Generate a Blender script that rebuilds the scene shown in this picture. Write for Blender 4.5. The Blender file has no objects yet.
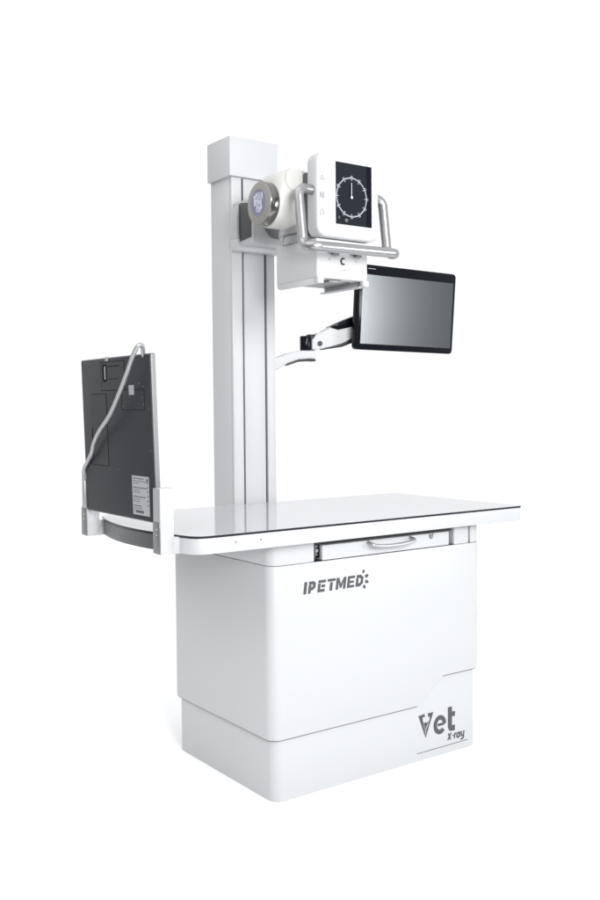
import bpy, bmesh, math, random
from mathutils import Vector, Matrix
random.seed(4)
S = bpy.context.scene
COL = S.collection

# ------------------------------------------------------------------ camera
cd = bpy.data.cameras.new('camera'); cam = bpy.data.objects.new('camera', cd); COL.objects.link(cam)
cd.sensor_fit = 'VERTICAL'; cd.sensor_height = 36.0; cd.lens = 38.62
cd.clip_start = .05; cd.clip_end = 200
CR = Vector((0.8117887, -0.58390017, -0.00772652)); CU = Vector((0.03216029, 0.03149284, 0.99898644)); CF = Vector((0.58306503, 0.81121439, -0.04434393))
cam.matrix_world = Matrix(((CR.x, CU.x, -CF.x, -.32102), (CR.y, CU.y, -CF.y, -2.23502), (CR.z, CU.z, -CF.z, 1.12946), (0, 0, 0, 1)))
S.camera = cam

# ------------------------------------------------------------------ studio: surround white behind the subject, dimmed elsewhere; softboxes
w = bpy.data.worlds.new('World'); S.world = w; w.use_nodes = True
nt = w.node_tree; N = nt.nodes; N.clear()
out = N.new('ShaderNodeOutputWorld'); bg = N.new('ShaderNodeBackground'); tc = N.new('ShaderNodeTexCoord')
dot = N.new('ShaderNodeVectorMath'); dot.operation = 'DOT_PRODUCT'; dot.inputs[1].default_value = (.62, .785, 0)
mr = N.new('ShaderNodeMapRange'); mr.interpolation_type = 'SMOOTHSTEP'
mr.inputs['From Min'].default_value = .0; mr.inputs['From Max'].default_value = .6
mr.inputs['To Min'].default_value = .75; mr.inputs['To Max'].default_value = 1.08
nt.links.new(tc.outputs['Generated'], dot.inputs[0]); nt.links.new(dot.outputs['Value'], mr.inputs['Value'])
sep = N.new('ShaderNodeSeparateXYZ'); mz = N.new('ShaderNodeMapRange'); mz.interpolation_type = 'SMOOTHSTEP'
mz.inputs['From Min'].default_value = -.05; mz.inputs['From Max'].default_value = .75
mz.inputs['To Min'].default_value = .38; mz.inputs['To Max'].default_value = 1.08  # surround made dim at low angles off-frame to give the metals contrast
nt.links.new(tc.outputs['Generated'], sep.inputs[0]); nt.links.new(sep.outputs['Z'], mz.inputs['Value']); nt.links.new(mz.outputs[0], mr.inputs['To Min'])
nt.links.new(mr.outputs['Result'], bg.inputs['Strength']); nt.links.new(bg.outputs[0], out.inputs[0])
bg.inputs['Color'].default_value = (.985, .992, 1, 1)

def softbox(name, loc, target, sx, sy, power, color=(1, 1, 1)):
    l = bpy.data.lights.new(name, 'AREA'); l.shape = 'RECTANGLE'; l.size = sx; l.size_y = sy; l.energy = power; l.color = color
    o = bpy.data.objects.new(name, l); COL.objects.link(o); o.location = loc
    o.rotation_euler = (Vector(target) - Vector(loc)).to_track_quat('-Z', 'Y').to_euler()
    return o
softbox('overhead_softbox', (-.9, .5, 3.7), (.6, .55, 0), 3.4, 4.4, 37)
softbox('left_key_softbox', (.10, -3.25, 1.68), (1.5, .2, 1.3), .75, .75, 88)
softbox('right_key_softbox', (3.97, -2.90, 1.40), (1.75, .3, 1.5), .8, .9, 50, (.96, .98, 1))
h = softbox('high_key_softbox', (1.2, -3.3, 2.5), (1.55, .5, 1.75), .9, .9, 12)
h.data.spread = math.radians(70)

S.view_settings.view_transform = 'Standard'; S.view_settings.look = 'None'
S.view_settings.exposure = 0; S.view_settings.gamma = 1
S.cycles.max_bounces = 10; S.cycles.diffuse_bounces = 5; S.cycles.glossy_bounces = 5
S.cycles.use_denoising = True
S.cycles.sample_clamp_indirect = 6

# ------------------------------------------------------------------ materials
def mat(name, col, rough=.5, metal=0, spec=.5, coat=0, bump=0, bscale=300, var=0, vscale=6, emit=0, stretch=None, aniso=0):
    m = bpy.data.materials.new(name); m.use_nodes = True
    t = m.node_tree; b = t.nodes['Principled BSDF']
    b.inputs['Base Color'].default_value = (*col, 1); b.inputs['Roughness'].default_value = rough
    b.inputs['Metallic'].default_value = metal; b.inputs['Specular IOR Level'].default_value = spec
    b.inputs['Coat Weight'].default_value = coat; b.inputs['Coat Roughness'].default_value = .04
    if emit:
        b.inputs['Emission Color'].default_value = (*col, 1); b.inputs['Emission Strength'].default_value = emit
    tcn = t.nodes.new('ShaderNodeTexCoord'); mp = t.nodes.new('ShaderNodeMapping')
    t.links.new(tcn.outputs['Object'], mp.inputs['Vector'])
    if stretch: mp.inputs['Scale'].default_value = stretch
    if var:
        n = t.nodes.new('ShaderNodeTexNoise'); n.inputs['Scale'].default_value = vscale; n.inputs['Detail'].default_value = 4
        t.links.new(mp.outputs[0], n.inputs['Vector'])
        mx = t.nodes.new('ShaderNodeMix'); mx.data_type = 'RGBA'
        mx.inputs[6].default_value = (*[c * (1 - var) for c in col], 1); mx.inputs[7].default_value = (*[min(1, c * (1 + var)) for c in col], 1)
        t.links.new(n.outputs['Fac'], mx.inputs[0]); t.links.new(mx.outputs[2], b.inputs['Base Color'])
        rr = t.nodes.new('ShaderNodeMapRange'); rr.inputs['To Min'].default_value = max(0, rough - .06); rr.inputs['To Max'].default_value = rough + .08
        t.links.new(n.outputs['Fac'], rr.inputs['Value']); t.links.new(rr.outputs[0], b.inputs['Roughness'])
    if bump:
        n2 = t.nodes.new('ShaderNodeTexNoise'); n2.inputs['Scale'].default_value = bscale; n2.inputs['Detail'].default_value = 2
        t.links.new(mp.outputs[0], n2.inputs['Vector'])
        bp = t.nodes.new('ShaderNodeBump'); bp.inputs['Strength'].default_value = bump; bp.inputs['Distance'].default_value = .0006
        t.links.new(n2.outputs['Fac'], bp.inputs['Height']); t.links.new(bp.outputs[0], b.inputs['Normal'])
    return m
M = {
 'floor': mat('white_studio_floor', (.96, .96, .962), .8, spec=.1, bump=.1, bscale=60),
 'paint': mat('white_powder_coat', (.468, .476, .487), .38, spec=.35, bump=.12, bscale=700, var=.008, vscale=4),
 'paint_warm': mat('cream_painted_casting', (.50, .497, .48), .28, spec=.5, bump=.1, bscale=300, var=.015),
 'plastic': mat('white_plastic', (.51, .515, .525), .5, spec=.25, var=.006),
 'glass': mat('white_backed_glass', (.455, .46, .485), .04, spec=.5, var=0),
 'glass_edge': mat('dark_glass_edge', (.018, .019, .024), .2, spec=.25),
 'steel': mat('brushed_steel', (.40, .40, .41), .33, metal=1, var=.03, vscale=60),
 'chrome': mat('polished_steel', (.24, .232, .22), .17, metal=1, var=.04),
 'end_grey': mat('dull_dark_grey', (.13, .132, .138), .36, metal=.6, var=.05, vscale=9),
 'grey_metal': mat('grey_anodised_metal', (.21, .213, .22), .36, metal=.6, var=.05),
 'tin': mat('grey_beige_end_plate', (.29, .28, .262), .42, metal=.4, var=.05, vscale=20),
 'silver': mat('satin_silver_aluminium', (.40, .405, .415), .34, metal=.6, var=.03),
 'carbon': mat('charcoal_coated_shell', (.025, .026, .031), .46, spec=.25, bump=.25, bscale=900, var=.16, vscale=7),
 'carbon_dark': mat('black_seam', (.003, .003, .004), .7, spec=.1),
 'black': mat('gloss_black', (.004, .005, .008), .14, spec=.16),
 'black_matt': mat('matt_black', (.012, .012, .014), .45),
 'ink': mat('dark_grey_lettering', (.066, .067, .071), .5, spec=.3),
 'line': mat('grey_line_ink', (.07, .072, .078), .55),
 'screen_off': mat('unlit_screen', (.008, .010, .014), .235, spec=.55, var=0),
 'screen_on': mat('dark_console_screen', (.012, .013, .017), .13, spec=.12, emit=.4),
 'dial': mat('lit_dial_marks', (.42, .44, .48), .4, emit=.25),
 'dial_dim': mat('dim_screen_icons', (.12, .125, .14), .4, emit=.2),
 'sticker': mat('silver_grey_sticker', (.33, .34, .36), .45, var=.02),
 'tag': mat('pale_blue_white_label', (.50, .505, .60), .4, var=.03, vscale=40),
 'tag_ink': mat('blue_violet_print', (.17, .172, .235), .5, var=.15, vscale=60),
 'icon': mat('pale_grey_icon_print', (.15, .155, .17), .5),
 'frame': mat('grey_aluminium_edge', (.21, .213, .22), .42, metal=.2, var=.03),
 'shade_and_mount': mat('dark_grey_shade_and_mount', (.075, .078, .082), .45, spec=.3, var=.1, vscale=12),  # shade colour for the arm block's side, also the console mount
 'screw': mat('screw_steel', (.55, .55, .56), .25, metal=1),
}

M['screen_off'].node_tree.nodes['Principled BSDF'].inputs['IOR'].default_value = 2.1
M['screen_off'].node_tree.nodes['Principled BSDF'].inputs['Specular Tint'].default_value = (.93, .97, 1, 1)

# ------------------------------------------------------------------ mesh helpers
def finish(name, bm, m, parent=None, bevel=0, seg=2, angle=38, matrix=None, sharp=32):
    bmesh.ops.recalc_face_normals(bm, faces=bm.faces[:])
    if bevel:
        es = [e for e in bm.edges if len(e.link_faces) == 2 and e.calc_face_angle(0) > math.radians(angle)]
        bmesh.ops.bevel(bm, geom=es, offset=bevel, segments=seg, profile=.5, affect='EDGES', clamp_overlap=True)
    for f in bm.faces: f.smooth = True
    for e in bm.edges:
        e.smooth = not (len(e.link_faces) == 2 and e.calc_face_angle(0) > math.radians(sharp))
    if matrix is not None: bm.transform(matrix)
    me = bpy.data.meshes.new(name); bm.to_mesh(me); bm.free()
    me.materials.append(m)
    o = bpy.data.objects.new(name, me); COL.objects.link(o)
    if parent is not None:
        o.parent = parent
        o.matrix_parent_inverse = Matrix.Identity(4)
        p = parent; off = Vector((0, 0, 0))
        while p is not None: off += p.location; p = p.parent
        if any(abs(v) > 1e-9 for v in off): me.transform(Matrix.Translation(-off))
    return o

def box(bm, x0, x1, y0, y1, z0, z1):
    vs = [bm.verts.new((x, y, z)) for x in (x0, x1) for y in (y0, y1) for z in (z0, z1)]
    for f in ((0, 1, 3, 2), (4, 6, 7, 5), (0, 4, 5, 1), (2, 3, 7, 6), (0, 2, 6, 4), (1, 5, 7, 3)):
        bm.faces.new([vs[i] for i in f])
def B(*boxes):
    bm = bmesh.new()
    for b in boxes: box(bm, *b)
    return bm

AX = {'z': lambda a, b, c: (a, b, c), 'y': lambda a, b, c: (a, c, b), 'x': lambda a, b, c: (c, a, b)}
def prism(pts, c0, c1, axis='z', bm=None):
    """extrude a 2D outline: axis 'z' pts=(x,y); 'y' pts=(x,z); 'x' pts=(y,z)"""
    bm = bm or bmesh.new(); f = AX[axis]
    a = [bm.verts.new(f(p[0], p[1], c0)) for p in pts]; b = [bm.verts.new(f(p[0], p[1], c1)) for p in pts]
    n = len(pts)
    bm.faces.new(a); bm.faces.new(b[::-1])
    for i in range(n): bm.faces.new([a[i], b[i], b[(i + 1) % n], a[(i + 1) % n]])
    return bm
def rrect(x0, x1, y0, y1, r, n=8):
    if not isinstance(r, (list, tuple)): r = [r] * 4
    P = []
    for (cx, cy, a0), rr in zip(((x0, y0, 180), (x1, y0, 270), (x1, y1, 0), (x0, y1, 90)), r):
        sx = 1 if cx == x0 else -1; sy = 1 if cy == y0 else -1
        if rr <= 0: P.append((cx, cy)); continue
        for k in range(n + 1):
            a = math.radians(a0 + 90 * k / n)
            P.append((cx + sx * rr + rr * math.cos(a), cy + sy * rr + rr * math.sin(a)))
    return P
def circ(cx, cy, r, n=40): return [(cx + r * math.cos(2 * math.pi * k / n), cy + r * math.sin(2 * math.pi * k / n)) for k in range(n)]
def cyl(c, r, c0, c1, axis, n=40, bm=None): return prism(circ(c[0], c[1], r, n), c0, c1, axis, bm)
def ring(c, r0, r1, c0, c1, axis, n=48, bm=None):
    bm = bm or bmesh.new(); f = AX[axis]; A = []
    for rr, cc in ((r0, c0), (r1, c0), (r1, c1), (r0, c1)):
        A.append([bm.verts.new(f(p[0], p[1], cc)) for p in circ(c[0], c[1], rr, n)])
    for k in range(4):
        for i in range(n):
            bm.faces.new([A[k][i], A[k][(i + 1) % n], A[(k + 1) % 4][(i + 1) % n], A[(k + 1) % 4][i]])
    return bm
def fillet(P, r, n=8):
    P = [Vector(p) for p in P]; R = [P[0]]
    for i in range(1, len(P) - 1):
        a = (P[i - 1] - P[i]); b = (P[i + 1] - P[i])
        ang = a.angle(b); d = r / math.tan(ang / 2); d = min(d, a.length * .49, b.length * .49)
        rr = d * math.tan(ang / 2)
        p0 = P[i] + a.normalized() * d; p1 = P[i] + b.normalized() * d
        c = P[i] + (a.normalized() + b.normalized()).normalized() * (rr / math.sin(ang / 2))
        u = p0 - c; v = p1 - c; th = u.angle(v)
        for k in range(n + 1):
            t = k / n
            R.append(c + (u * math.sin((1 - t) * th) + v * math.sin(t * th)) / math.sin(th) if th > 1e-4 else p0.lerp(p1, t))
    R.append(P[-1]); return R
def smooth_path(P, n=8):
    P = [Vector(p) for p in P]; R = []
    Q = [P[0] * 2 - P[1]] + P + [P[-1] * 2 - P[-2]]
    for i in range(1, len(Q) - 2):
        a, b, c, d = Q[i - 1:i + 3]
        for k in range(n):
            t = k / n
            R.append(.5 * (2 * b + (c - a) * t + (2 * a - 5 * b + 4 * c - d) * t * t + (3 * b - a - 3 * c + d) * t ** 3))
    R.append(P[-1]); return R
def tube(P, r, n=18, bm=None):
    bm = bm or bmesh.new(); P = [Vector(p) for p in P]
    t0 = (P[1] - P[0]).normalized(); nrm = t0.orthogonal().normalized(); prev = None; tp = t0
    for i, p in enumerate(P):
        t = ((P[min(i + 1, len(P) - 1)] - P[max(i - 1, 0)])).normalized()
        q = tp.rotation_difference(t); nrm = (q @ nrm); nrm = (nrm - t * nrm.dot(t)).normalized(); tp = t
        bn = t.cross(nrm)
        L = [bm.verts.new(p + (nrm * math.cos(2 * math.pi * k / n) + bn * math.sin(2 * math.pi * k / n)) * r) for k in range(n)]
        if prev:
            for k in range(n): bm.faces.new([prev[k], prev[(k + 1) % n], L[(k + 1) % n], L[k]])
        else: bm.faces.new(L[::-1])
        prev = L
    bm.faces.new(prev); return bm
def hull(pts):
    bm = bmesh.new()
    for p in pts: bm.verts.new(p)
    r = bmesh.ops.convex_hull(bm, input=bm.verts[:])
    bmesh.ops.delete(bm, geom=list({e for e in r['geom_unused'] + r['geom_interior'] if isinstance(e, bmesh.types.BMVert)}), context='VERTS')
    bmesh.ops.dissolve_limit(bm, angle_limit=math.radians(1.5), verts=bm.verts[:], edges=bm.edges[:])
    return bm

def thing(name, label, cat, loc, group=None):
    o = bpy.data.objects.new(name, None); COL.objects.link(o); o.location = loc; o.empty_display_size = .1
    o['label'] = label; o['category'] = cat
    if group: o['group'] = group
    bpy.context.view_layer.update(); return o

# ------------------------------------------------------------------ the floor
bm = bmesh.new(); bmesh.ops.create_circle(bm, cap_ends=True, radius=2.7, segments=96); bm.transform(Matrix.Translation((1.3, .2, 0)))
fl = finish('floor', bm, M['floor']); fl['kind'] = 'structure'

# ------------------------------------------------------------------ examination table
XL, XR, YB, ZC = 1.181, 2.0232, .5857, .680
tb = thing('examination_table', 'white cabinet x-ray table with a glass top, slim drawer and grey lettering on the floor', 'exam table', (1.6, .29, 0))
RC = .034
def cab(xl, xr, yf, yb, r, zb, z1, n=7, extra=()):
    """footprint with rounded vertical corners; zb(x) gives the lower edge"""
    xs = []
    for k in range(n + 1): xs.append(xl + r * (1 - math.cos(math.pi / 2 * k / n)))
    xs += list(extra)
    for k in range(n + 1): xs.append(xr - r * (1 - math.cos(math.pi / 2 * (1 - k / n))))
    def yo(x):
        d = min(x - xl, xr - x)
        return 0 if d >= r else r - math.sqrt(max(0, r * r - (r - d) ** 2))
    bm = bmesh.new(); R = []
    for x in xs:
        o = yo(x)
        R.append([bm.verts.new((x, y, z)) for y, z in ((yf + o, zb(x)), (yf + o, z1), (yb - o, z1), (yb - o, zb(x)))])
    for a, b in zip(R, R[1:]):
        for k in range(4): bm.faces.new([a[k], a[(k + 1) % 4], b[(k + 1) % 4], b[k]])
    bm.faces.new(R[0]); bm.faces.new(R[-1][::-1])
    return bm
def zb_cover(x):
    if x <= 1.739: return .1812
    if x >= 1.848: return .2605
    return .1812 + (x - 1.739) / .109 * .0793
finish('plinth', cab(1.192, 2.0088, .006, .575, .032, lambda x: 0.0, .31), M['paint'], tb, bevel=.0012)
plinth = tb.children[-1]
cover = finish('cabinet', cab(XL, XR, 0, YB, RC, zb_cover, ZC, extra=(1.739, 1.848)), M['paint'], tb, bevel=.0022)
bm = prism(rrect(XL + .003, 1.737, .002, YB - .004, [RC - .001, 0, 0, RC - .001]), .1786, .1814)
prism(rrect(1.850, XR - .003, .002, YB - .004, [0, RC - .001, RC - .001, 0]), .2580, .2607, 'z', bm)
finish('gap_shade', bm, M['line'], tb)  # dark strip puts in the shade of the gap under the cover
# riser above the cabinet with the drawer bay cut out of its front
RZ0, RZ1 = .6812, .7466
def riser_block(x0, x1, rl, rr):
    return prism(rrect(x0, x1, .0012, YB - .0012, [rl, rr, rr, rl]), RZ0, RZ1)
bm = prism(rrect(XL + .0012, 1.334, .0012, YB - .0012, [RC, .002, .002, RC]), RZ0, RZ1)
prism(rrect(1.3345, 1.8935, .32, YB - .002, 0), RZ0, RZ1, 'z', bm)
prism(rrect(1.8975, 1.964, .0005, YB - .002, .004), RZ0, .7355, 'z', bm)
prism(rrect(1.972, XR - .0012, .0012, YB - .0012, [.002, RC, RC, .002]), RZ0, .7355, 'z', bm)
prism(rrect(1.9645, 1.9715, .03, YB - .003, 0), RZ0, .7355, 'z', bm)
finish('riser', bm, M['paint'], tb, bevel=.0016)
finish('seam_strip', prism(rrect(XL + .0035, XR - .0035, .0035, YB - .0035, RC - .002), ZC - .0005, RZ0 + .0005), M['black_matt'], tb)
# drawer
dr = finish('drawer', prism(rrect(1.362, 1.874, -.001, .30, .003), .6830, .7262), M['paint'], tb, bevel=.0015)
h = [(1.535, .004, .7205), (1.535, -.020, .7165), (1.545, -.026, .7125), (1.58, -.028, .7085), (1.62, -.0285, .7075), (1.66, -.028, .7085), (1.695, -.026, .7125), (1.705, -.020, .7165), (1.705, .004, .7205)]
finish('handle', tube(smooth_path(h, 6), .0058), M['silver'], dr)
bm = prism(rrect(1.786, 1.803, .7085, .7275, [.008, .008, .001, .001], 6), -.0025, .002, 'y'); finish('latch', bm, M['grey_metal'], dr, bevel=.0006)
bm = cyl((1.7945, .7165), .0045, -.0045, -.002, 'y', 20); finish('lock', bm, M['steel'], dr)
# exposed slide at the left end of the drawer
bm = B((1.3365, 1.3395, .004, .30, .686, .736), (1.356, 1.3595, .008, .30, .690, .728), (1.3395, 1.356, .05, .30, .689, .693))
sl = finish('drawer_slide', bm, M['black_matt'], tb)
finish('runner', B((1.341, 1.3435, .006, .29, .695, .727), (1.3435, 1.353, .010, .016, .721, .726), (1.3435, 1.353, .010, .016, .698, .702)), M['grey_metal'], sl)
bm = cyl((1.349, .711), .0055, .009, .016, 'y', 16); finish('roller', bm, M['steel'], sl)
finish('top_gap_shade', B((1.335, 1.8935, .010, .315, .7275, .7464), (1.8936, XR - .012, .028, .315, .7358, .7462)), M['black_matt'], tb)  # black filler stands in for the shade inside the gap above the drawer
# table top: white rim and thin dark-edged glass sheet, bowed left end
def top_outline(o=0.0):
    P = []
    yf, yb, xr = -.0592 + o, .5844 - o, 2.1534 - o
    A = [(.955, yf), (.936, yf + .003), (.921, yf + .011), (.910, yf + .026)]
    P += A[::-1]
    P = []
    ys = [yf + .028 + (yb - yf - .056) * k / 24 for k in range(25)]
    bow = lambda y: .908 - .043 * (1 - ((y - .235) / .272) ** 2) + o
    left = [(bow(y), y) for y in ys]
    fx = left[0][0]; bx = left[-1][0]
    P += [(bx + .013, yb - .009), (bx + .028, yb - .0015), (bx + .045, yb)][::-1]
    P += left[::-1]
    P += [(fx + .009, yf + .014), (fx + .022, yf + .005), (fx + .038, yf + .001), (fx + .055, yf)]
    r = .012
    P += [(xr - r + r * math.sin(a), yf + r - r * math.cos(a)) for a in [math.pi / 2 * k / 5 for k in range(6)]]
    P += [(xr - r + r * math.cos(a), yb - r + r * math.sin(a)) for a in [math.pi / 2 * k / 5 for k in range(6)]]
    return P
ttop = finish('tabletop', prism(top_outline(0), .7468, .7894), M['paint'], tb, bevel=.0014)
finish('glass_edge', prism(top_outline(-.0012), .7895, .7948), M['glass_edge'], ttop)
finish('glass_sheet', prism(top_outline(.0006), .7949, .7956), M['glass'], ttop)
# darker grey band over the rim end, following the bow between the detector brackets
O = [p for p in top_outline(-.0016) if p[0] < .93 and .03 < p[1] < .53]
O2 = [p for p in top_outline(.004) if p[0] < .94 and .03 < p[1] < .53]
finish('end_band', prism(O + O2[::-1], .7476, .7890), M['end_grey'], ttop)
for x in (1.03, 1.11): finish('screw', cyl((x, .772), .0022, -.0605, -.0585, 'y', 12), M['grey_metal'], ttop)

# ------------------------------------------------------------------ lettering
def stroke(bm, P, wd, y0, y1, sh=0, z0=0):
    """flat bar along a 2-D polyline with mitred joints"""
    P = [Vector(p) for p in P]; L = []; R = []
    for i, p in enumerate(P):
        d0 = (p - P[i - 1]).normalized() if i else None
        d1 = (P[i + 1] - p).normalized() if i < len(P) - 1 else None
        if d0 is None: n = Vector((-d1.y, d1.x)); k = 1
        elif d1 is None: n = Vector((-d0.y, d0.x)); k = 1
        else:
            n = (Vector((-d0.y, d0.x)) + Vector((-d1.y, d1.x))).normalized(); k = 1 / max(.4, n.dot(Vector((-d1.y, d1.x))))
        L.append(p + n * wd / 2 * k); R.append(p - n * wd / 2 * k)
    for i in range(len(P) - 1):
        q = [L[i], L[i + 1], R[i + 1], R[i]]
        prism([(v.x + sh * (v.y - z0), v.y) for v in q], y0, y1, 'y', bm)
def poly(bm, P, y0, y1, sh=0, z0=0): prism([(p[0] + sh * (p[1] - z0), p[1]) for p in P], y0, y1, 'y', bm)
def arc(cx, cy, rx, ry, a0, a1, n=14): return [(cx + rx * math.cos(math.radians(a0 + (a1 - a0) * k / n)), cy + ry * math.sin(math.radians(a0 + (a1 - a0) * k / n))) for k in range(n + 1)]

Z0, ZH = .5905, .0350
Z1 = Z0 + ZH
bm = bmesh.new(); Y0, Y1 = -.0006, .0006; SH = .145; T = .0094
def rect(x0, x1, z0, z1): poly(bm, [(x0, z0), (x1, z0), (x1, z1), (x0, z1)], Y0, Y1, SH, Z0)
rect(1.2925, 1.3030, Z0, Z1)                                              # I
rect(1.3090, 1.3188, Z0, Z0 + .0248)                                        # P (stencil bowl)
stroke(bm, [(1.3095, Z1 - T / 2), (1.3235, Z1 - T / 2), (1.3296, Z1 - .0075), (1.3296, Z0 + .0185), (1.3235, Z0 + .0135), (1.3195, Z0 + .0135)], T, Y0, Y1, SH, Z0)
rect(1.3430, 1.3526, Z0, Z0 + .0255); rect(1.3430, 1.3710, Z1 - .0082, Z1); rect(1.3556, 1.3695, Z0 + .0132, Z0 + .0212); rect(1.35265, 1.3695, Z0, Z0 + .0082)  # E
rect(1.3770, 1.4065, Z1 - .0080, Z1); rect(1.3870, 1.3972, Z0, Z1 - .0104)  # T
rect(1.4100, 1.4195, Z0, Z1); rect(1.4375, 1.4470, Z0, Z1)                  # M
poly(bm, [(1.4196, Z1), (1.4196, Z1 - .013), (1.4250, Z0 + .004), (1.4320, Z0 + .004), (1.4374, Z1 - .013), (1.4374, Z1), (1.4285, Z0 + .016)], Y0, Y1, SH, Z0)
rect(1.4525, 1.4620, Z0, Z1); rect(1.4621, 1.4800, Z1 - .0076, Z1); rect(1.4621, 1.4780, Z0 + .0138, Z0 + .0205); rect(1.4621, 1.4800, Z0, Z0 + .0076)   # E
rect(1.4855, 1.4950, Z0, Z0 + .0252)                                        # D
stroke(bm, [(1.4865, Z1 - T / 2), (1.5005, Z1 - T / 2), (1.5085, Z1 - .0105), (1.5085, Z0 + .0105), (1.5005, Z0 + T / 2), (1.4951, Z0 + T / 2)], T, Y0, Y1, SH, Z0)
finish('lettering', bm, M['ink'], cover)
bm = bmesh.new()
def drop(cx, cz, l, wd, ang):
    P = []
    for k in range(18):
        a = 2 * math.pi * k / 18; x = l * math.cos(a); y = wd * math.sin(a) * (1 - .35 * math.cos(a))
        c, s = math.cos(math.radians(ang)), math.sin(math.radians(ang)); P.append((cx + x * c - y * s, cz + x * s + y * c))
    poly(bm, P, Y0, Y1)
drop(1.5178, .6345, .0062, .0042, 60); drop(1.5300, .6195, .0074, .0052, 20); drop(1.5302, .6015, .0074, .0050, -18); drop(1.5205, .5868, .0066, .0048, -55)
finish('paw_emblem', bm, M['ink'], cover)

bm = bmesh.new(); Y0, Y1 = .0054, .0066
VA = [(1.7447, 0.146), (1.7714, 0.1483), (1.7728, 0.139), (1.7632, 0.1382), (1.7632, 0.1292), (1.7677, 0.1113), (1.7737, 0.0957), (1.7753, 0.0697)]
VB = [(1.785, 0.1472), (1.8095, 0.1474), (1.7757, 0.0696), (1.7778, 0.0949), (1.786, 0.1077), (1.7936, 0.127), (1.7937, 0.1364), (1.787, 0.1351)]
VC = [(1.7657, 0.1238), (1.7703, 0.1172), (1.7753, 0.1223), (1.7814, 0.1161), (1.787, 0.1237), (1.7875, 0.1164), (1.7814, 0.1086), (1.7778, 0.101), (1.7758, 0.0953), (1.7733, 0.1023), (1.7692, 0.1129)]
for q in (VA, VB, VC): poly(bm, q, Y0, Y1)
ecx, ecz = 1.8385, .1
stroke(bm, [(1.829, .1005), (1.8575, .1005)] , .0085, Y0 - .0001, Y1 + .0001)
stroke(bm, arc(ecx, ecz, .0205, .0238, 0, 318, 26), .0150, Y0, Y1)              # e
stroke(bm, [(1.8835, .1500), (1.8835, .0860), (1.8865, .0800), (1.8930, .0780), (1.9060, .0780)], .0185, Y0, Y1)   # t
poly(bm, [(1.8929, .1325), (1.9065, .1325), (1.9065, .1165), (1.8929, .1165)], Y0, Y1)
s = .0057                                                                    # X-ray
stroke(bm, [(1.8735, .0635), (1.8865, .0415)], s, Y0, Y1, .12, .04); stroke(bm, [(1.8865, .0635), (1.8735, .0415)], s * .98, Y0 - .0001, Y1, .12, .04)
stroke(bm, [(1.8925, .0530), (1.8985, .0530)], .004, Y0, Y1, .12, .04)
stroke(bm, [(1.9035, .0415), (1.9035, .0590)], s, Y0, Y1, .12, .04); stroke(bm, [(1.9035, .0530), (1.9060, .0572), (1.9105, .0575)], s * .95, Y0 - .0001, Y1, .12, .04)
stroke(bm, arc(1.9195, .0498, .0058, .0075, 0, 360, 16), s, Y0, Y1, .12, .04); stroke(bm, [(1.9265, .0415), (1.9265, .0592)], s * .9, Y0 - .0001, Y1, .12, .04)
stroke(bm, [(1.9340, .0590), (1.9340, .0480), (1.9375, .0440), (1.9440, .0440)], s, Y0, Y1, .12, .04); stroke(bm, [(1.9450, .0590), (1.9450, .0370), (1.9410, .0335), (1.9335, .0335)], s, Y0 - .0001, Y1, .12, .04)
finish('lettering', bm, M['ink'], plinth)
bm = B((1.738, 1.964, .0056, .0064, .0244, .0264)); finish('underline', bm, M['line'], plinth)

# ------------------------------------------------------------------ column
cl = thing('support_column', 'tall white square column with a capped head and slotted front behind the table', 'column', (1.54, .69, 0))
finish('post', B((1.4457, 1.6215, .628, .7532, .0, 1.93)), M['paint'], cl, bevel=.002)
for x0, x1, yy in ((1.4457, 1.4862, .614), (1.4948, 1.5798, .617), (1.5876, 1.6215, .614)):
    finish('front_panel', B((x0, x1, yy, .6275, .008, 1.9205)), M['paint'], cl, bevel=.0012)
for x0, x1 in ((1.4863, 1.4947), (1.5799, 1.5875)):
    finish('slot', B((x0, x1, .6255, .6278, .008, 1.9200)), M['black_matt'], cl)
bm = bmesh.new()
for k in range(9): 
    bm2 = circ(1.4907, 1.912 - k * .0085, .0029, 10); prism(bm2, .617, .6255, 'y', bm)
finish('chain', bm, M['black_matt'], cl)
finish('cap', B((1.4342, 1.6329, .604, .7565, 1.9217, 2.056)), M['paint'], cl, bevel=.0025)
bm = B((1.40, 1.68, .60, .80, 0, .012)); finish('base_plate', bm, M['paint'], cl, bevel=.002)

# ------------------------------------------------------------------ x-ray head on its carriage
xh = thing('x_ray_head', 'white x-ray tube head with dial screen and steel handle, held on the column', 'x-ray head', (1.54, .6, 1.66))
bm = prism(rrect(1.4385, 1.642, .570, .6125, .004), 1.664, 1.704)
prism(rrect(1.4395, 1.449, .570, .6125, .002), 1.704, 1.815, 'z', bm)
car = finish('carriage', bm, M['paint'], xh, bevel=.002)
finish('arm_block', prism(rrect(1.452, 1.632, .495, .6125, .006), 1.679, 1.83), M['paint'], xh, bevel=.004)
finish('side_shade', prism([(.500, 1.700), (.606, 1.690), (.606, 1.812), (.560, 1.822), (.500, 1.812)], 1.4495, 1.4525, 'x'), M['shade_and_mount'], xh, bevel=.001)  # dark sheet stands in for shade on the arm block's left side
bm = cyl((1.55, 1.752), .052, .28, .50, 'y'); finish('arm', bm, M['grey_metal'], xh)
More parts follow.
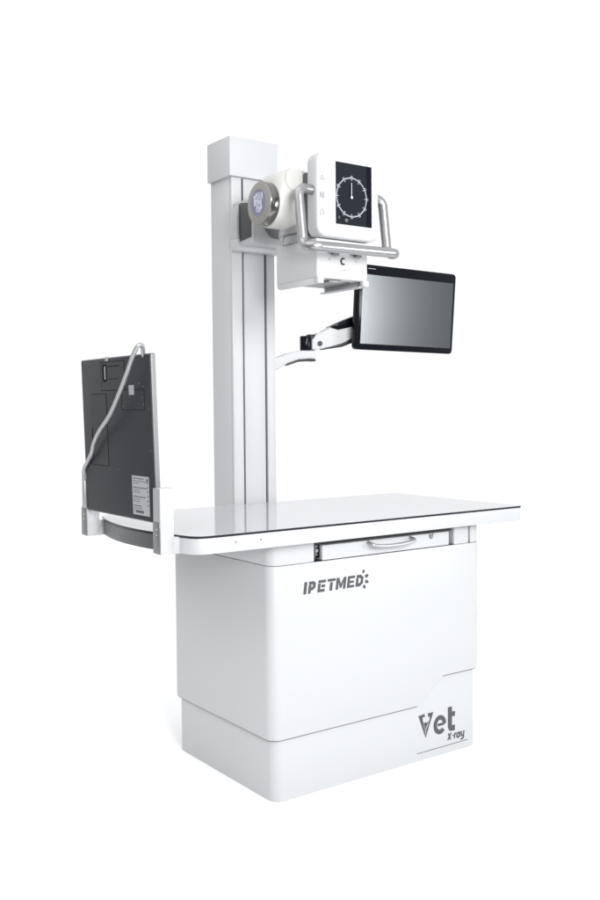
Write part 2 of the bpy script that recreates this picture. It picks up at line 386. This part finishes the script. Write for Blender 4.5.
# tube housing: cylinder swelling towards the cable horn
TY, TZ = .25, 1.752
pts = []
for x, r in ((1.3495, .0690), (1.356, .0712), (1.72, .0712), (1.735, .066)):
    pts += [(x, TY + p[0], TZ + p[1]) for p in circ(0, 0, r, 56)]
for y, r in ((.1880, .0375), (.1895, .0390), (.31, .0390)):
    pts += [(1.4075 + p[0], y, 1.8200 + p[1]) for p in circ(0, 0, r, 40)]
hs = finish('tube_housing', hull(pts), M['paint_warm'], xh, sharp=50)
finish('cable_horn', cyl((1.4075, 1.8200), .0372, .1800, .1890, 'y', 48), M['paint_warm'], hs, bevel=.0006)
bm = ring((TY, TZ), .052, .0655, 1.3200, 1.3495, 'x', 64); finish('chrome_ring', bm, M['chrome'], hs, bevel=.0012)
ec = finish('end_plate', cyl((TY, TZ), .0640, 1.3178, 1.3215, 'x', 64), M['tin'], hs, bevel=.0012)
bm = bmesh.new(); prism(circ(TY + .004, TZ + .002, .041, 40), 1.3172, 1.3180, 'x', bm)
lb = finish('label', bm, M['tag_ink'], hs)
bm = bmesh.new()
lp = [(-.026, .028), (-.026, .008), (-.019, .008), (-.019, -.004), (-.022, -.018), (-.012, -.030), (.010, -.028), (.010, -.008), (.022, -.008), (.024, .022), (.012, .030)]
prism([(TY + .004 + u, TZ + .002 + v) for u, v in lp], 1.3167, 1.3173, 'x', bm)
finish('label_print', bm, M['tag'], hs)
bm = bmesh.new(); random.seed(3)
for k in range(9):
    v = .024 - k * .006; u = -.021 if v > .006 else -.015
    while u < .014:
        l = .003 + random.random() * .007
        if random.random() < .75: box(bm, 1.3163, 1.3168, TY + .004 + u, TY + .004 + min(u + l, .018), TZ + .002 + v - .0012, TZ + .002 + v + (.0012 if k % 3 else .0024))
        u += l + .0028
finish('label_text', bm, M['tag_ink'], hs)
# swivel ring below the tube
bm = ring((1.545, .25), .055, .128, 1.668, 1.688, 'z', 64); cyl((1.545, .25), .115, 1.640, 1.668, 'z', 64, bm)
finish('swivel_ring', bm, M['silver'], xh, bevel=.003)
# collimator
co = finish('collimator', prism(rrect(1.4400, 1.6375, .12, .337, .003), 1.522, 1.640), M['plastic'], xh, bevel=.0022)
for x0, x1 in ((1.4415, 1.4475), (1.6305, 1.6365)):
    bm = prism([(.125, 1.503), (.322, 1.503), (.330, 1.506), (.336, 1.513), (.337, 1.5225), (.125, 1.5225)], x0, x1, 'x')
    r_ = finish('rail', bm, M['plastic'], co, bevel=.001)
    xa, xb = (x0 - .002, x0 + .020) if x0 < 1.5 else (x1 - .020, x1 + .002)
    finish('rail_stop', B((xa, xb, .114, .132, 1.505, 1.5225)), M['plastic'], co, bevel=.0015)
finish('rail_lip', B((1.612, 1.6305, .13, .335, 1.503, 1.5065)), M['plastic'], co)
finish('aperture', B((1.478, 1.602, .165, .295, 1.5185, 1.5222)), M['grey_metal'], co)
finish('filter_tab', B((1.50, 1.545, .138, .175, 1.5130, 1.5215)), M['grey_metal'], co, bevel=.001)
bm = bmesh.new(); stroke(bm, arc(1.5400, 1.5765, .0080, .0092, 55, 305, 14), .0042, .1165, .1205)
finish('knob_mark', bm, M['black_matt'], co)
finish('knob', cyl((1.5400, 1.5765), .0062, .116, .1205, 'y', 24), M['plastic'], co, bevel=.001)
for x in (1.488, 1.592):
    bm = bmesh.new(); cyl((x, 1.580), .0026, .1190, .1204, 'y', 12, bm); finish('button', bm, M['grey_metal'], co)
finish('scale_line', B((1.527, 1.556, .1194, .1204, 1.5500, 1.5512)), M['icon'], co)
for x in (1.492, 1.580):
    bm = B((x - .012, x + .016, .112, .124, 1.5990, 1.6180), (x + .002, x + .026, .108, .119, 1.5925, 1.5985), (x - .006, x + .008, .106, .1135, 1.6020, 1.6120))
    finish('clip', bm, M['grey_metal'], co, bevel=.0012)
# console
cn = finish('console', prism(rrect(1.4290, 1.6690, 1.6430, 1.8960, .032, 10), .1000, .1560, 'y'), M['plastic'], xh, bevel=.0085, seg=4)
finish('mount', B((1.4320, 1.65, .1562, .1785, 1.657, 1.842)), M['shade_and_mount'], cn, bevel=.003)
finish('face_plate', prism(rrect(1.4830, 1.6630, 1.6520, 1.8890, .016, 6), .0985, .1010, 'y'), M['plastic'], cn, bevel=.0008)
finish('screen', prism(rrect(1.4965, 1.6375, 1.6850, 1.8720, .002, 3), .0974, .0990, 'y'), M['screen_on'], cn)
finish('screen_border', B((1.6170, 1.6373, .0969, .0976, 1.6853, 1.8717)), M['black'], cn)
YS0, YS1 = .0967, .0975
DX, DZ, DR = 1.5575, 1.7700, .0590
bm = ring((DX, DZ), DR - .0009, DR + .0009, YS0, YS1, 'y', 72)
for k in range(60):
    a = 2 * math.pi * k / 60; big = k % 5 == 0
    if k % 5 and k % 5 not in (1, 2, 3, 4): continue
    c, s_ = math.cos(a), math.sin(a); r0 = DR - (.0085 if big else .0040); r1 = DR - .001
    wd = .0014 if big else .0008
    stroke(bm, [(DX + c * r0, DZ + s_ * r0), (DX + c * r1, DZ + s_ * r1)], wd, YS0 - .0001, YS1 - .0001)
    if big:
        r2 = DR + .0015; r3 = DR + .0065
        stroke(bm, [(DX + c * r2 - s_ * .0025, DZ + s_ * r2 + c * .0025), (DX + c * r3 - s_ * .0025, DZ + s_ * r3 + c * .0025)], .0013, YS0, YS1)
        stroke(bm, [(DX + c * r2 + s_ * .0022, DZ + s_ * r2 - c * .0022), (DX + c * r3 + s_ * .0022, DZ + s_ * r3 - c * .0022)], .0013, YS0, YS1)
finish('dial', bm, M['dial'], cn)
bm = bmesh.new(); stroke(bm, [(DX, DZ - .003), (DX, DZ + .044)], .0020, YS0 - .0002, YS1); prism(circ(DX + .0005, DZ, .0044, 20), YS0 - .0003, YS1, 'y', bm)
finish('needle', bm, M['dial'], cn)
bm = bmesh.new(); stroke(bm, [(DX - .0055, DZ - .006), (DX - .0055, DZ + .042)], .0052, YS0 - .0001, YS1); finish('needle_shadow', bm, M['black'], cn)  # needle's shadow line drawn as a black bar
bm = bmesh.new(); stroke(bm, arc(1.5370, 1.6985, .0042, .0042, 0, 360, 14), .0024, YS0, YS1); stroke(bm, [(1.5310, 1.6985), (1.5430, 1.6985)], .0018, YS0 - .0001, YS1)
stroke(bm, [(1.5060, 1.7030), (1.5090, 1.7085), (1.5120, 1.7030), (1.5060, 1.7030)], .0014, YS0, YS1); finish('screen_icon', bm, M['dial_dim'], cn)
def icon(pts, extra=()):
    bm = bmesh.new()
    stroke(bm, pts, .0013, .0990, .1004)
    for e in extra: stroke(bm, e, .0013, .0989, .1004)
    finish('key_icon', bm, M['icon'], cn)
X0 = 1.4455
icon([(X0 - .0075, 1.812), (X0, 1.8235), (X0 + .0075, 1.812), (X0 - .0075, 1.812)])
icon([(X0 - .0065, 1.758), (X0 + .0065, 1.758), (X0 + .0065, 1.773), (X0 - .0065, 1.773), (X0 - .0065, 1.758)], [[(X0 - .004, 1.761), (X0 + .004, 1.770)], [(X0 + .004, 1.761), (X0 - .004, 1.770)]])
icon([(X0 - .0065, 1.7075), (X0 + .0065, 1.7075), (X0 + .0065, 1.716), (X0, 1.7225), (X0 - .0065, 1.716), (X0 - .0065, 1.7075)])
# steel grab handle round the console
hp = [(1.432, .128, 1.783), (1.372, .120, 1.783), (1.372, .096, 1.607), (1.372, .046, 1.600), (1.700, .046, 1.605), (1.700, .096, 1.607), (1.700, .120, 1.783), (1.655, .128, 1.783)]
hb = finish('grab_handle', tube(fillet(hp, .030, 9), .0150, 22), M['steel'], xh)

# ------------------------------------------------------------------ monitor and its arm
def hdir(a, b):
    d = Vector((b[0] - a[0], b[1] - a[1], 0)); return d.normalized()
def slab(path_top, path_bot, t, bm=None):
    """thick plate between an upper and a lower 3-D polyline, thickness t across"""
    bm = bm or bmesh.new(); d = hdir(path_top[0], path_top[-1]); n = Vector((-d.y, d.x, 0)) * t / 2
    R = []
    for a, b in zip(path_top, path_bot):
        a, b = Vector(a), Vector(b)
        R.append([bm.verts.new(v) for v in (a - n, a + n, b + n, b - n)])
    for a, b in zip(R, R[1:]):
        for k in range(4): bm.faces.new([a[k], a[(k + 1) % 4], b[(k + 1) % 4], b[k]])
    bm.faces.new(R[0]); bm.faces.new(R[-1][::-1]); return bm
ma = thing('articulated_monitor_mount', 'white and black jointed arm reaching from the column to the back of the monitor', 'monitor arm', (1.6225, .66, 1.29))
tp = [(1.620, .665, 1.305), (1.652, .655, 1.3105), (1.69, .645, 1.324), (1.73, .634, 1.334), (1.77, .624, 1.336), (1.795, .617, 1.335)]
bt = [(1.620, .665, 1.262), (1.652, .655, 1.265), (1.69, .645, 1.288), (1.73, .634, 1.302), (1.77, .624, 1.305), (1.795, .617, 1.304)]
finish('lower_arm', slab(tp, bt, .046), M['plastic'], ma, bevel=.006, seg=3)
tp2 = [(p[0], p[1], p[2] + .0005) for p in bt[2:]]; bt2 = [(p[0], p[1], p[2] - .008) for p in bt[2:]]
finish('lower_trim', slab(tp2, bt2, .040), M['black_matt'], ma, bevel=.002)
finish('wall_mount', B((1.6217, 1.632, .630, .700, 1.24, 1.33)), M['plastic'], ma, bevel=.003)
jx, jy = 1.762, .622
finish('joint_post', cyl((jx, jy), .0215, 1.335, 1.388, 'z', 32), M['black'], ma, bevel=.003)
finish('joint_collar', cyl((jx + .021, jy - .003), .017, 1.337, 1.394, 'z', 28), M['black_matt'], ma, bevel=.003)
finish('knuckle', slab([(1.778, .616, 1.372), (1.80, .610, 1.400), (1.822, .603, 1.403)], [(1.778, .616, 1.338), (1.80, .610, 1.338), (1.822, .603, 1.345)], .044), M['plastic'], ma, bevel=.004)
ud = Vector((.34, -.11, 0)).normalized(); un = Vector((-ud.y, ud.x, 0)) * -1
c0 = Vector((1.806, .606, 1.360)) + un * .0225
bm = bmesh.new(); bmesh.ops.create_cone(bm, cap_ends=True, segments=20, radius1=.009, radius2=.009, depth=.004)
finish('pivot_bolt', bm, M['black_matt'], ma, matrix=Matrix.Translation(c0) @ un.to_track_quat('Z', 'Y').to_matrix().to_4x4())
# spring arm
U = lambda s, z: (1.795 + .951 * s, .612 - .25 * s, z)
prof = [(0.000, 1.392, 1.352), (.02, 1.403, 1.342), (.05, 1.419, 1.343), (.10, 1.442, 1.357), (.17, 1.468, 1.385), (.25, 1.492, 1.424), (.30, 1.503, 1.446)]
finish('upper_arm', slab([U(s, a) for s, a, b in prof], [U(s, b) for s, a, b in prof], .048), M['plastic'], ma, bevel=.007, seg=3)
pi_ = [(.055, 1.4235, 1.4175), (.085, 1.4375, 1.4105), (.13, 1.4560, 1.4205), (.18, 1.4740, 1.4360), (.25, 1.4945, 1.4630), (.295, 1.505, 1.478)]
finish('arm_inlay', slab([U(s, a) for s, a, b in pi_], [U(s, b) for s, a, b in pi_], .0515), M['black'], ma, bevel=.003)
pu = [(.03, 1.3445, 1.3385), (.10, 1.362, 1.349), (.17, 1.397, 1.374), (.25, 1.440, 1.414), (.295, 1.462, 1.438)]
finish('arm_underside', slab([U(s, a) for s, a, b in pu], [U(s, b) for s, a, b in pu], .0505), M['black_matt'], ma, bevel=.002)
finish('tilt_head', B((2.085, 2.165, .513, .545, 1.43, 1.53)), M['black_matt'], ma, bevel=.004)

mo = thing('monitor', 'flat black-framed monitor with a blank grey screen on the jointed arm', 'monitor', (2.143, .492, 1.489))
RT = Matrix.Translation(Vector((2.143, .492, 1.489))) @ Matrix.Rotation(math.radians(.55), 4, 'Y') @ Matrix.Rotation(math.radians(3.9), 4, 'X')
HW, HH = .2430, .1545
finish('housing', prism(rrect(-HW, HW, -HH, HH, .0155, 8), 0.0, .026, 'y'), M['black'], mo, bevel=.0025, matrix=RT)
finish('screen', prism(rrect(-HW + .020, HW - .0125, -HH + .0225, HH - .036, .001, 2), -.0006, .0005, 'y'), M['screen_off'], mo, matrix=RT)
finish('bezel_mark', B((-.200, -.165, -.0004, .0005, HH - .0155, HH - .0130)), M['grey_metal'], mo, matrix=RT)
finish('back_boss', B((-.06, .06, .024, .034, -.06, .06)), M['black_matt'], mo, bevel=.003, matrix=RT)

# ------------------------------------------------------------------ detector and its holder
dp = thing('flat_panel_detector', 'charcoal square detector panel standing upright on the left end of the table', 'detector panel', (.848, .27, .828))
PT = Matrix.Translation(Vector((.848, 0, .828))) @ Matrix.Rotation(math.radians(-1.6), 4, 'Y')
PX = Matrix(((0, 0, 1, 0), (1, 0, 0, 0), (0, 1, 0, 0), (0, 0, 0, 1)))
def pface(name, u0, u1, v0, v1, m, d0=-.0006, d1=.0006, r=0, parent=dp):
    return finish(name, prism(rrect(u0, u1, v0, v1, r, 4), d0, d1, 'x'), m, parent, matrix=PT)
shell = finish('shell', prism(rrect(.0445, .4905, .0, .443, .005, 4), 0, .0135, 'x'), M['carbon'], dp, bevel=.0014, matrix=PT)
finish('edge_frame', prism(rrect(.0405, .4945, -.003, .446, .006, 4), .0022, .0155, 'x'), M['frame'], dp, bevel=.0012, matrix=PT)
def seam(name, u0, u1, v0, v1, t=.0014, m='carbon_dark', sides='lrtb'):
    bm = bmesh.new()
    if 'b' in sides: box(bm, -.0004, .0006, u0, u1, v0, v0 + t)
    if 't' in sides: box(bm, -.0004, .0006, u0, u1, v1 - t, v1)
    if 'l' in sides: box(bm, -.0005, .0006, u0, u0 + t, v0 + t, v1 - t)
    if 'r' in sides: box(bm, -.0005, .0006, u1 - t, u1, v0 + t, v1 - t)
    return finish(name, bm, M[m], dp, matrix=PT)
seam('battery_cover_seam', .322, .427, .137, .345)
pface('battery_cover', .3236, .4254, .1386, .3434, M['carbon'], -.0009, .0004)
pface('hinge_slot', .4235, .4290, .165, .245, M['carbon_dark'], -.0012, .0004)
seam('handle_recess_seam', .197, .352, .352, .434)
pface('handle_recess', .1990, .3500, .3540, .4320, M['carbon'], -.0007, .0004)
pface('handle_slot', .312, .3390, .378, .4270, M['carbon_dark'], -.0012, .0004, .006)
pface('slot_lining', .3185, .3255, .384, .4215, M['sticker'], -.0016, .0004, .002)
pface('handle_ledge', .228, .308, .419, .4215, M['carbon_dark'], -.0011, .0004)
pface('handle_ledge', .236, .300, .3835, .3853, M['carbon_dark'], -.0011, .0004)
seam('port_cover_seam', .082, .223, .297, .353, .0012)
pface('small_sticker', .1430, .1730, .3385, .3645, M['sticker'], -.0009, .0004)
lab = pface('rating_label', .0760, .1760, .0125, .1190, M['sticker'], -.0009, .0004)
bm = bmesh.new()
random.seed(7)
for k in range(15):
    v = .1105 - k * .0062
    if k in (3, 7, 11): continue
    u = .1700
    end = .095 + random.random() * .05
    while u > end:
        l = .004 + random.random() * .010; box(bm, -.0012, -.0007, max(u - l, .082), u, v, v + (.0026 if k % 4 == 0 else .0016)); u -= l + .0022
for k in range(6): box(bm, -.0012, -.0007, .081, .087, .100 - k * .012, .104 - k * .012)
box(bm, -.0013, -.0007, .112, .158, .0185, .0238)
box(bm, -.0013, -.0007, .081, .089, .1050, .1135)
finish('label_print', bm, M['ink'], dp, matrix=PT)
for u, v in ((.331, .350), (.424, .352), (.318, .128), (.262, .131), (.110, .368), (.084, .360), (.086, .312), (.213, .308), (.095, .330), (.058, .30), (.058, .19), (.445, .13)):
    finish('screw', prism(circ(u, v, .0016, 10), -.0012, .0005, 'x'), M['grey_metal'], dp, matrix=PT)
pface('top_latch', .300, .318, .436, .4475, M['sticker'], -.0010, .004)

dh = thing('detector_holder', 'pair of white and grey brackets with a bent silver grab tube holding the detector panel', 'detector holder', (.87, .27, .75))
def bracket(x0, x1, xf, y0, y1, z0, zt):
    b = finish('bracket', B((x0, x1, y0, y1, z0, zt)), M['paint'], dh, bevel=.0015)
    finish('foot', B((x1 - .004, xf, y0 + .001, y1 - .001, z0, z0 + .044)), M['paint'], b, bevel=.0012)
    finish('side_plate', B((x0 - .0022, x0 + .0005, y0 + .001, y1 + .006, z0 + .002, z0 + .085)), M['grey_metal'], b, bevel=.0008)
    finish('side_rail', B((x0 - .0014, x0 + .0005, y0 + .002, y1 + .004, z0 + .0855, zt - .001)), M['silver'], b)
    for z in (.052, .066): finish('screw', cyl((y0 + .017, z0 + z), .0032, x0 - .0036, x0 - .002, 'x', 14), M['screw'], b)
    return b
bracket(.840, .880, .8995, .004, .037, .7470, .921)
bracket(.8500, .8900, .912, .497, .530, .7450, .835)
finish('side_post', prism(rrect(.842, .853, .497, .517, .003, 3), .831, .918), M['silver'], dh, bevel=.001)
path = [(.847, .507, .90), (0.8445, 0.503, 0.915), (0.842, 0.495, 0.949), (0.837, 0.457, 0.973), (0.831, 0.413, 1.0), (0.826, 0.384, 1.03), (0.82, 0.33, 1.066), (0.812, 0.235, 1.117), (0.805, 0.133, 1.203), (0.803, 0.079, 1.261), (0.806, 0.056, 1.288), (0.815, 0.055, 1.295), (0.826, 0.063, 1.289), (0.836, 0.08, 1.273), (.846, .092, 1.262)]
finish('grab_tube', tube(smooth_path(path, 8), .0061, 16), M['silver'], dh)
bpy.context.view_layer.update()
